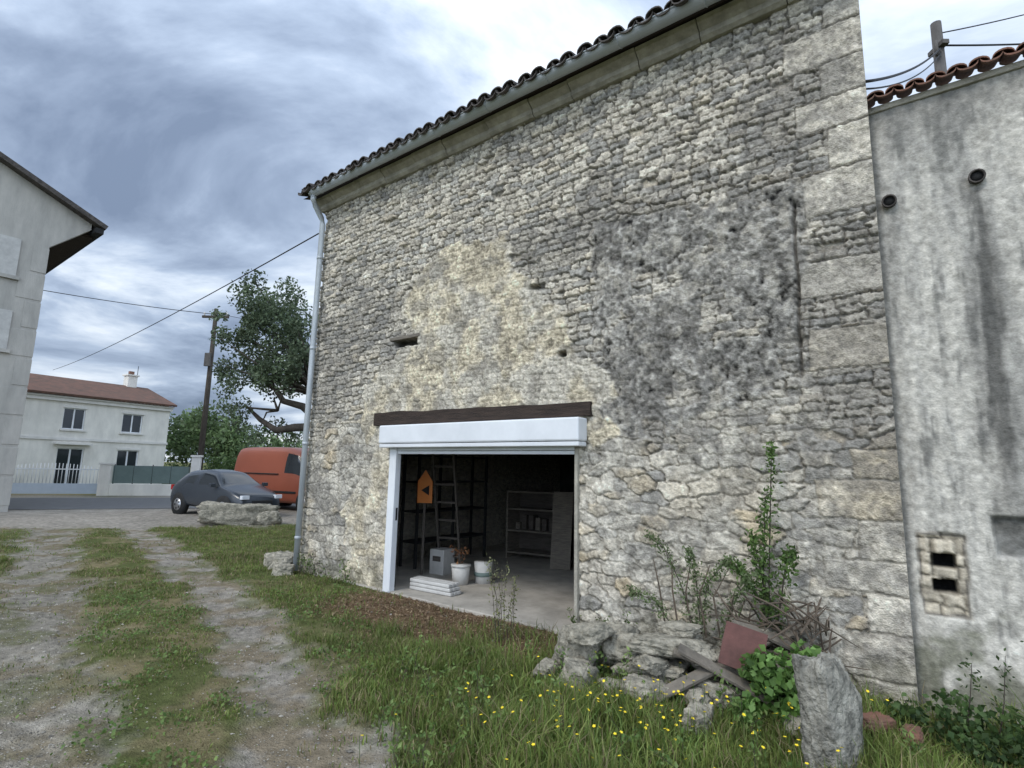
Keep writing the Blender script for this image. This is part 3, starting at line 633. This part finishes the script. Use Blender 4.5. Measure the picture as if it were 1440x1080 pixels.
foliage("dark_shrub",[(2.95,3.85,.12),(3.2,3.7,.1),(3.45,3.55,.15),(3.7,3.4,.2),(3.05,3.55,.02),(3.4,3.3,.05),(2.75,4.02,.1),(3.9,3.2,.3),(2.85,3.6,.05)],[.2,.2,.22,.25,.18,.2,.12,.25,.15],6500,.05,(.03,.06,.02),(.08,.13,.04),aspect=.7)
plant("twiggy_shrub",[[(3.0+i*.13,3.85-i*.09,.0),(3.02+i*.13,3.8-i*.1,.3),(3.05+i*.14,3.8-i*.1,.5+.08*(i%3))] for i in range(7)],50,.035,.05,(.03,.06,.02),(.08,.12,.04),.005)
tp=[]
for i in range(9):
    x,y=-.05+rng.normal()*.08,5.75+rng.normal()*.06;hh=rng.uniform(.45,.95)
    tp.append([(x,y,0),(x+rng.normal()*.03,y,hh*.5),(x+rng.normal()*.08,y,hh)])
plant("tall_weed",tp,46,.032,.028,(.16,.19,.08),(.32,.31,.16),.004)
tp=[]
for i in range(60):
    x=rng.uniform(-.9,2.4);y=rng.uniform(3.2,5.2)
    if barn_uv(x,y)[1]<.3:continue
    hh=rng.uniform(.12,.32);tp.append([(x,y,0),(x+rng.normal()*.03,y,hh*.5),(x+rng.normal()*.08,y,hh)])
plant("meadow_weeds",tp,30,.036,.03,(.10,.18,.045),(.21,.28,.09),.003)
tp=[]
for i in range(30):
    u=rng.uniform(2.0,8)
    if 3.0<u<5.7:continue
    tp.append([B_(u,.12,0),B_(u+rng.normal()*.03,.16,.15),B_(u+rng.normal()*.06,.2,rng.uniform(.18,.4))])
plant("wall_foot_weeds",tp,26,.04,.04,(.08,.13,.04),(.17,.22,.08),.004)
plant("potted_dry_plant",[[B_(5.38,-.95,.2),B_(5.38+dx,-.95,.45),B_(5.38+2*dx,-.93,.52)] for dx in(-.08,-.03,.03,.07,.1)],12,.05,.03,(.18,.07,.03),(.28,.14,.06),.005)
X,Y=scatter(16000,-2.8,1.2,5.0,7.8);g,mid,dirt,u,o=masks(X,Y);k=(rng.random(16000)<dirt*.8)&(o>.03)
P=np.stack([X[k],Y[k],gz(X[k],Y[k])+.012],1);V,F,cc=leaves(P,.032,np.array([.15,.095,.06]),np.array([.34,.25,.15]),up=1.5);mesh_np("leaf_litter",V,F,M_leaf,cc)
fl=empty("yellow_flowers");n=190;X=rng.normal(1.0,.6,n);Y=rng.normal(3.95,.42,n)
M_yel=mat("petal_yellow",(.82,.66,.04),(.78,.58,.03),bump=0,rough=.6);M_stem=mat("stem_green",(.07,.13,.03),bump=0)
a=Acc();b_=Acc()
for x,y in zip(X,Y):
    if barn_uv(x,y)[1]<.3:continue
    z=.12+rng.random()*.16;zz=float(gz(np.array([x]),np.array([y]))[0])
    tl=rng.normal(size=2)*.3
    a.add(tube_geo([(x,y,zz),(x+rng.normal()*.01,y,zz+z)],.0016,4))
    R=Matrix.Rotation(tl[0],3,'X')@Matrix.Rotation(tl[1],3,'Y');V=[R@Vector((0,0,0))+Vector((x,y,zz+z))]
    for k in range(10):
        r_=.0125 if k%2 else .008;V.append(R@Vector((r_*math.cos(k*.628),r_*math.sin(k*.628),.004))+Vector((x,y,zz+z)))
    b_.add((V,[(0,1+k,1+(k+1)%10) for k in range(10)]))
mesh_np("flower_stems",a.V,a.F,M_stem,parent=fl);mesh_np("flower_heads",b_.V,b_.F,M_yel,parent=fl)
# ------------------------------------------------------------------ buildings
def facade(name,x0,x1,z0,z1,ops,m,parent,dep=.2,y=0):
    xs=sorted(set([x0,x1]+[a for o in ops for a in o[:2]]));zs=sorted(set([z0,z1]+[a for o in ops for a in o[2:4]]))
    V=[];F=[]
    def quad(*p):
        i=len(V);V.extend(p);F.append((i,i+1,i+2,i+3))
    for a,b in zip(xs[:-1],xs[1:]):
        for c_,d in zip(zs[:-1],zs[1:]):
            cx,cz=(a+b)/2,(c_+d)/2
            if any(o[0]<cx<o[1] and o[2]<cz<o[3] for o in ops):continue
            quad((a,y,c_),(b,y,c_),(b,y,d),(a,y,d))
    for (a,b,c_,d) in ops:
        quad((a,y,c_),(a,y-dep,c_),(a,y-dep,d),(a,y,d));quad((b,y,c_),(b,y,d),(b,y-dep,d),(b,y-dep,c_))
        quad((a,y,d),(a,y-dep,d),(b,y-dep,d),(b,y,d));quad((a,y,c_),(b,y,c_),(b,y-dep,c_),(a,y-dep,c_))
    return mesh_np(name,V,F,m,parent=parent)
def window(pr,i,a,b,c_,d,y=-.14,door=False):
    e=empty("window_%d"%i if not door else "door",parent=pr)
    box("glass",a,b,y-.03,y,c_,d,M_glass,e);w=.06
    for nm,q in dict(l=(a,a+w,c_,d),r=(b-w,b,c_,d),t=(a+w,b-w,d-w,d),bt=(a+w,b-w,c_,c_+w),m=((a+b)/2-.04,(a+b)/2+.04,c_+w,d-w)).items():
        box("frame_"+nm,q[0],q[1],y+.002,y+.05,q[2],q[3],M_white,e)
    if not door:
        box("sill",a-.1,b+.1,.002,.1,c_-.1,c_-.002,M_whitep,e)
    box("surround_top",a-.08,b+.08,.002,.04,d+.002,d+.14,M_whitep,e)
wh=empty("white_house",(-27.4,29.7,0),math.atan2(.875,.485))
wh.scale=(1,-1,1)
ops=[(-.6,.35,3.35,4.6),(2.5,3.62,3.4,4.65),(5.65,6.85,3.4,4.6),(2.45,3.8,0.05,2.3),(5.6,6.85,1.0,2.3),(-.6,.4,1.0,2.3)]
facade("front_wall",-3.0,8.5,-.2,5.0,ops,M_hw,wh)
for i,o in enumerate(ops):window(wh,i,*o,door=(i==3))
box("right_wall",8.2,8.498,-7,-.002,-.2,5.0,M_hw,wh);box("left_wall",-2.998,-2.7,-7,-.002,-.2,5.0,M_hw,wh);box("back_wall",-2.7,8.2,-7,-6.8,-.2,5.0,M_hw,wh)
box("string_course",-3.05,8.55,.002,.07,2.75,2.9,M_whitep,wh);box("cornice",-3.08,8.58,-.1,.16,5.002,5.2,M_whitep,wh);box("cornice_upper",-3.12,8.62,-.1,.26,5.202,5.3,M_whitep,wh)
box("door_hood",2.2,4.05,.002,.35,2.5,2.6,M_whitep,wh)
V=[(-3.2,.4,5.32),(8.7,.4,5.32),(8.7,-3.5,6.7),(-3.2,-3.5,6.7),(8.7,-7.4,5.32),(-3.2,-7.4,5.32)]
o=mesh_np("roof",V,[(0,1,2,3),(3,2,4,5)],M_tilebrown,parent=wh);s_=o.modifiers.new("s",'SOLIDIFY');s_.thickness=.12
acc=Acc()
for i in range(54):
    x=-3.15+i*.22;acc.add(tube_geo([(x,.42,5.36),(x,-3.5,6.74)],.075,6))
mesh_np("roof_tile_rows",acc.V,acc.F,M_tilebrown,parent=wh)
mesh_np("gable_right",[(8.5,0,5.3),(8.5,-3.5,6.6),(8.5,-7,5.3),(8.3,0,5.3),(8.3,-3.5,6.6),(8.3,-7,5.3)],[(0,1,2),(5,4,3)],M_hw,parent=wh)
box("chimney",7.2,7.8,-3.8,-3.2,6.3,7.5,M_hw,wh,.02);box("chimney_cap",7.12,7.88,-3.88,-3.12,7.502,7.6,M_hw,wh)
box("chimney_pot",7.35,7.65,-3.6,-3.4,7.602,7.85,M_tilered,wh)
tube("aerial",[(7.9,-3.5,7.0),(7.9,-3.5,8.3)],.02,M_wire,wh,5)
gw=empty("garden_wall",(rd(0,31.6,0)),math.atan2(.37,.93))
box("low_wall_left",-24,-12.4,-.12,.12,-.1,1.1,M_hw,gw,.02);box("pillar_a",-12.4,-12.0,-.22,.22,-.1,1.55,M_hw,gw,.02);box("cap_a",-12.45,-11.95,-.26,.26,1.552,1.64,M_whitep,gw)
box("pillar_b",-8.35,-7.9,-.22,.22,-.1,1.45,M_hw,gw,.02);box("cap_b",-8.4,-7.85,-.26,.26,1.452,1.54,M_whitep,gw)
box("low_wall",-7.9,-4.6,-.12,.12,-.1,.55,M_hw,gw,.02);box("screen_panel",-7.85,-4.65,-.02,.02,.58,1.42,M_green,gw)
for i in range(5):tube("screen_post_%d"%i,[(-7.8+i*.78,0,.5),(-7.8+i*.78,0,1.48)],.025,M_wire,gw,6)
box("pillar_c",-4.6,-4.2,-.22,.22,-.1,1.9,M_whitep,gw,.02);box("cap_c",-4.65,-4.15,-.26,.26,1.902,2.0,M_whitep,gw)
box("low_wall_right",-4.2,12,-.12,.12,-.1,.8,M_hw,gw,.02)
gt=empty("driveway_gate",parent=gw)
box("lower_panel",-11.95,-8.4,-.02,.02,.08,.55,M_blue,gt);box("top_rail",-11.95,-8.4,-.025,.025,1.18,1.23,M_white,gt)
for i in range(26):
    x=-11.9+i*.138;tube("bar_%d"%i,[(x,0,.552),(x,0,1.3+.18*abs(math.sin((x+11.95)/3.55*math.pi)))],.016,M_white,gt,5)
lh=empty("grey_house",(-15.8,17.5,0),math.atan2(.7949,.60675));lh.scale=(1,-1,1)
gf=[(-9,-.2),(.1,-.2),(.1,8.75),(1.15,9.75),(1.15,9.98),(-4.0,12.25),(-9,10.1)]
n=len(gf)
mesh_np("gable_wall",[(a,0,b) for a,b in gf]+[(a,-.3,b) for a,b in gf],[tuple(range(n)),tuple(range(2*n-1,n-1,-1))]+[(k,n+k,n+(k+1)%n,(k+1)%n) for k in range(n)],M_gh,parent=lh)
box("side_wall",-.2,.1,-9,-.302,-.2,8.9,M_gh,lh);box("soffit",.102,1.3,-9,-.302,9.55,9.7,M_wood,lh)
V=[(1.55,.35,9.95),(-4.0,.35,12.42),(-9.2,.35,10.1),(-9.2,-9.3,10.1),(-4.0,-9.3,12.42),(1.55,-9.3,9.95)]
o=mesh_np("roof",V,[(0,1,4,5),(1,2,3,4)],M_tiled,parent=lh);s_=o.modifiers.new("s",'SOLIDIFY');s_.thickness=.16
box("fascia",1.2,1.45,-9.2,.3,9.62,9.8,M_dark,lh)
for i,(a,b,c_,d) in enumerate([(-2.6,-.62,7.5,8.75),(-2.6,-.55,5.1,6.35),(-3.4,-1.6,1,3)]):
    box("shutter_%d"%i,a,b,.002,.05,c_,d,M_dusty,lh,.01);box("shutter_sill_%d"%i,a-.08,b+.08,.002,.1,c_-.12,c_-.004,M_gh,lh)
for k in range(9):
    z=.2+k*.95;w=.65 if k%2 else .4;box("quoin_%d"%k,.1-w,.112,.002,.018,z,z+.86,M_gh,lh,.008)
# ------------------------------------------------------------------ poles and wires
def sag(p,q,s,n=16):
    p,q=Vector(p),Vector(q);return [p.lerp(q,t/n)-Vector((0,0,s*4*(t/n)*(1-t/n))) for t in range(n+1)]
up=empty("utility_pole",(-15.85,28.2,0));tube("post",[(0,0,-.1),(0,0,9.75)],[.16,.10],M_bark,up,10)
box("crossarm",-.7,.7,-.05,.05,9.25,9.37,M_bark,up)
for i,x in enumerate((-.6,0,.6)):tube("insulator_%d"%i,[(x,0,9.37),(x,0,9.55)],.04,M_whitep,up,8)
box("transformer_box",-.2,.1,-.3,-.15,6.6,7.3,M_pole,up,.02)
up2=empty("utility_pole.001",(7.75,9.0,0));tube("post",[(0,0,-.1),(0,0,10.05)],[.12,.085],M_pole,up2,12)
box("bracket",-.06,.06,-.18,.18,9.5,9.58,M_pole,up2);tube("insulator",[(-.12,-.1,9.3),(-.12,-.1,9.6)],.03,M_pole,up2,8)
up3=empty("utility_pole.002",(15.5,11.5,0));tube("post",[(0,0,-.1),(0,0,14)],[.18,.12],M_pole,up3,12)
ow=empty("overhead_cables")
def wire(n,p,q,s,r):tube(n,sag(p,q,s),r,M_wire,ow,5)
wire("cable_a",(-15.85,28.2,9.45),(-22.9,23.2,9.35),.12,.018)
wire("cable_b",(-3.5,9.2,5.75),(-29,34,7.2),.25,.012)
wire("cable_c",(7.7,8.9,9.45),(3.38,4.8,5.5),.12,.016);wire("cable_d",(7.7,8.9,9.35),(3.38,4.8,5.42),.16,.010)
wire("cable_e",(7.8,9,9.6),(15.5,11.5,12.3),.1,.018);wire("cable_f",(7.8,9,9.85),(15.5,11.5,13.9),.12,.012)
wire("cable_g",(-15.85,28.2,9.5),(4,36,9.3),.5,.014)
# ------------------------------------------------------------------ vehicles
def vehicle(name,st,paint,wheels,wr,loc,heading,winside,windtop,parts):
    e=empty(name,loc,heading+math.pi)
    V=[];F=[];mi=[]
    for (x,top,belt,hw,rw) in st:
        half=[(hw*.86,.24),(hw*.99,.36),(hw,.24+(belt-.24)*.62),(hw*.965,belt),(rw,top-.035),(rw*.55,top+.005)]
        ring=[(0,.24)]+half+[(0,top+.015)]+[(-a,b) for a,b in half[::-1]]
        V+=[(x,a,b) for a,b in ring]
    n=14
    for i in range(len(st)-1):
        xm=(st[i][0]+st[i+1][0])/2
        for k in range(n):
            F.append((i*n+k,i*n+(k+1)%n,(i+1)*n+(k+1)%n,(i+1)*n+k))
            g_=0
            if k in(4,9) and any(a<xm<b for a,b in winside):g_=1
            if k in(5,6,7,8) and any(a<xm<b for a,b in windtop):g_=1
            mi.append(g_)
    F.append(tuple(range(n))[::-1]);mi.append(0);F.append(tuple(range((len(st)-1)*n,len(st)*n)));mi.append(0)
    o=mesh_np("body",V,F,parent=e,mats=[paint,M_glass],mi=mi,smooth=True)
    s_=o.modifiers.new("s",'SUBSURF');s_.levels=2;s_.render_levels=2
    hw=max(s[3] for s in st)
    for i,x in enumerate(wheels):
        for s2 in(-1,1):
            y=s2*(hw-.09)
            tube("arch_%d%d"%(i,s2>0),[(x,y-.08*s2,wr+.01),(x,y+.094*s2,wr+.01)],wr*1.17,M_dark,e,28)
            tube("tyre_%d%d"%(i,s2>0),[(x,y-.1*s2,wr),(x,y+.08*s2,wr),(x,y+.105*s2,wr)],[wr,wr,wr*.93],M_rubber,e,28)
            tube("hub_%d%d"%(i,s2>0),[(x,y,wr),(x,y+.112*s2,wr)],wr*.62,M_alloy,e,20)
            for q in range(5):
                th=q*1.2566;tube("spoke_gap_%d%d%d"%(i,s2>0,q),[(x+math.cos(th)*wr*.4,y,wr+math.sin(th)*wr*.4),(x+math.cos(th)*wr*.4,y+.115*s2,wr+math.sin(th)*wr*.4)],wr*.12,M_dark,e,8)
    for p in parts:box(p[0],*p[1:7],p[7],e,.015)
    L=max(s[0] for s in st);e.location.x+=math.cos(heading)*L;e.location.y+=math.sin(heading)*L
    return e
M_lamp=mat("headlamp",(.7,.72,.75),(.6,.62,.65),bump=0,rough=.15);M_tail=mat("tail_lamp",(.4,.02,.02),bump=0,rough=.2)
cst=[(0,.58,.50,.58,.45),(.06,.70,.60,.72,.60),(.45,.84,.76,.81,.68),(.95,.96,.88,.83,.72),(1.02,.99,.90,.84,.70),(1.55,1.33,.94,.84,.60),(1.72,1.39,.95,.84,.58),(2.25,1.44,.96,.84,.58),(2.34,1.44,.96,.84,.58),(3.0,1.41,.98,.84,.57),(3.12,1.39,.99,.83,.57),(3.3,1.33,1.0,.82,.57),(3.62,1.02,.96,.78,.62),(3.76,.92,.84,.75,.6),(3.80,.55,.5,.7,.5)]
vehicle("parked_hatchback",cst,M_carp,[.72,3.1],.31,(-10.95,19.2,0),math.radians(-30),[(1.2,2.25),(2.34,3.0)],[(1.02,1.62),(3.3,3.62)],
 [("headlamp_l",-.005,.12,.45,.70,.58,.70,M_lamp),("headlamp_r",-.005,.12,-.70,-.45,.58,.70,M_lamp),("grille",-.03,.03,-.35,.35,.42,.54,M_dark),("plate",-.045,-.032,-.26,.26,.33,.43,M_white),
  ("tail_l",3.70,3.80,.5,.74,.75,.92,M_tail),("tail_r",3.70,3.80,-.74,-.5,.75,.92,M_tail),("mirror_l",1.15,1.27,.83,1.0,.92,1.04,M_carp),("mirror_r",1.15,1.27,-1.0,-.83,.92,1.04,M_carp)])
vst=[(0,.75,.6,.7,.55),(.08,1.0,.8,.84,.72),(.55,1.22,1.1,.92,.78),(.72,1.30,1.15,.93,.76),(1.30,1.98,1.22,.94,.72),(1.5,2.14,1.24,.94,.74),(1.55,2.16,1.24,.94,.76),(2.1,2.27,1.25,.94,.80),(2.2,2.28,1.25,.94,.80),(3.4,2.30,1.25,.94,.80),(4.75,2.29,1.25,.94,.80),(4.86,2.25,1.2,.93,.79),(4.88,2.2,1.2,.92,.78),(4.9,.5,.45,.9,.8)]
vehicle("orange_van",vst,M_vanp,[.85,3.9],.34,(-10.35,22.3,0),math.radians(-28),[(.8,2.1)],[(.72,1.35)],
 [("headlamp_l",-.005,.15,.5,.80,.72,.90,M_lamp),("headlamp_r",-.005,.15,-.80,-.5,.72,.90,M_lamp),("bumper",-.06,.1,-.85,.85,.3,.5,M_dark),("rear_bumper",4.88,4.98,-.85,.85,.32,.48,M_dark),
  ("side_moulding_l",1.3,3.4,.93,.955,.62,.70,M_dark),("side_moulding_r",1.3,3.4,-.955,-.93,.62,.70,M_dark),("rib_r1",2.3,4.6,-.955,-.90,1.28,1.32,M_dark),("rib_l1",2.3,4.6,.90,.955,1.28,1.32,M_dark),
  ("door_gap_a",2.24,2.26,-.952,-.90,.5,1.24,M_dark),("door_gap_b",3.5,3.52,-.952,-.90,.5,1.24,M_dark)])
# ------------------------------------------------------------------ world, sun, camera
w=bpy.data.worlds.new("World");bpy.context.scene.world=w;w.use_nodes=True;nt=w.node_tree;N=nt.nodes;L=nt.links;N.clear()
out=N.new("ShaderNodeOutputWorld");bg_=N.new("ShaderNodeBackground");L.new(bg_.outputs[0],out.inputs[0]);bg_.inputs[1].default_value=.1
sky=N.new("ShaderNodeTexSky");sky.sky_type='NISHITA';sky.sun_disc=False
SE=math.radians(48);SA=math.radians(225)
sky.sun_elevation=SE;sky.sun_rotation=SA
tc=N.new("ShaderNodeTexCoord");sx=N.new("ShaderNodeSeparateXYZ");L.new(tc.outputs["Generated"],sx.inputs[0])
def M(op,a,b=None,cl=False):
    n=N.new("ShaderNodeMath");n.operation=op;n.use_clamp=cl
    for i,v in enumerate((a,b)):
        if v is None:continue
        if isinstance(v,(int,float)):n.inputs[i].default_value=v
        else:L.new(v,n.inputs[i])
    return n.outputs[0]
zc=M('MAXIMUM',sx.outputs[2],0.0);den=M('ADD',zc,.22)
cx=N.new("ShaderNodeCombineXYZ");L.new(M('DIVIDE',sx.outputs[0],den),cx.inputs[0]);L.new(M('DIVIDE',sx.outputs[1],den),cx.inputs[1])
mp=N.new("ShaderNodeMapping");L.new(cx.outputs[0],mp.inputs[0]);mp.inputs["Location"].default_value=(3.1,1.7,0);mp.inputs["Rotation"].default_value=(0,0,.5);mp.inputs["Scale"].default_value=(1,1.25,1)
n1=N.new("ShaderNodeTexNoise");n1.inputs["Scale"].default_value=1.4;n1.inputs["Detail"].default_value=9;n1.inputs["Roughness"].default_value=.56;n1.inputs["Distortion"].default_value=.4;L.new(mp.outputs[0],n1.inputs["Vector"])
n2=N.new("ShaderNodeTexNoise");n2.inputs["Scale"].default_value=.55;n2.inputs["Detail"].default_value=2;L.new(mp.outputs[0],n2.inputs["Vector"])
f_=M('ADD',M('MULTIPLY',n1.outputs["Fac"],.85),M('MULTIPLY',n2.outputs["Fac"],.15))
# thinner, brighter cloud where the light filters through
dp=N.new("ShaderNodeVectorMath");dp.operation='DOT_PRODUCT';L.new(tc.outputs["Generated"],dp.inputs[0]);dp.inputs[1].default_value=(.02,.74,.672)
halo=M('POWER',M('MAXIMUM',dp.outputs["Value"],0.0),9.0)
f_=M('ADD',f_,M('MULTIPLY',halo,.06))
cr=N.new("ShaderNodeValToRGB");L.new(f_,cr.inputs[0]);e=cr.color_ramp.elements
e[0].position=.34;e[0].color=(.18,.235,.34,1);e[1].position=.63;e[1].color=(.87,.92,.98,1)
for p_,c_ in((.42,(.27,.34,.465,1)),(.49,(.41,.50,.645,1)),(.56,(.65,.735,.85,1))):
    q=e.new(p_);q.color=c_
gain=M('ADD',M('MULTIPLY',zc,.80),1.06);back=M('MULTIPLY',M('MAXIMUM',M('MULTIPLY',sx.outputs[1],-1.0),0.0),2.4)
gn=M('MULTIPLY',M('ADD',gain,back),10.0)
vm=N.new("ShaderNodeVectorMath");vm.operation='SCALE';L.new(cr.outputs[0],vm.inputs[0]);L.new(gn,vm.inputs["Scale"])
mx=N.new("ShaderNodeMix");mx.data_type='RGBA';mx.inputs[0].default_value=.92;L.new(sky.outputs[0],mx.inputs[6]);L.new(vm.outputs[0],mx.inputs[7]);L.new(mx.outputs[2],bg_.inputs[0])
sd_=bpy.data.lights.new("sun",'SUN');sd_.energy=1.5;sd_.angle=math.radians(20);sd_.color=(1,.94,.85);so=bpy.data.objects.new("sun",sd_);C.objects.link(so)
dv=Vector((math.sin(SA)*math.cos(SE),math.cos(SA)*math.cos(SE),math.sin(SE)));so.rotation_euler=dv.to_track_quat('Z','Y').to_euler()
cd=bpy.data.cameras.new("camera");co=bpy.data.objects.new("camera",cd);C.objects.link(co);bpy.context.scene.camera=co
cd.sensor_width=36;cd.lens=36*767/1440;cd.clip_end=3000;cd.clip_start=.05
co.location=(0,0,1.7)
co.rotation_mode='QUATERNION'
co.rotation_quaternion=(Matrix.Rotation(math.radians(90+8.75),3,'X')@Matrix.Rotation(math.radians(1.232),3,'Z')).to_quaternion()
sc=bpy.context.scene;sc.view_settings.view_transform='Standard';sc.view_settings.look='None';sc.view_settings.exposure=0
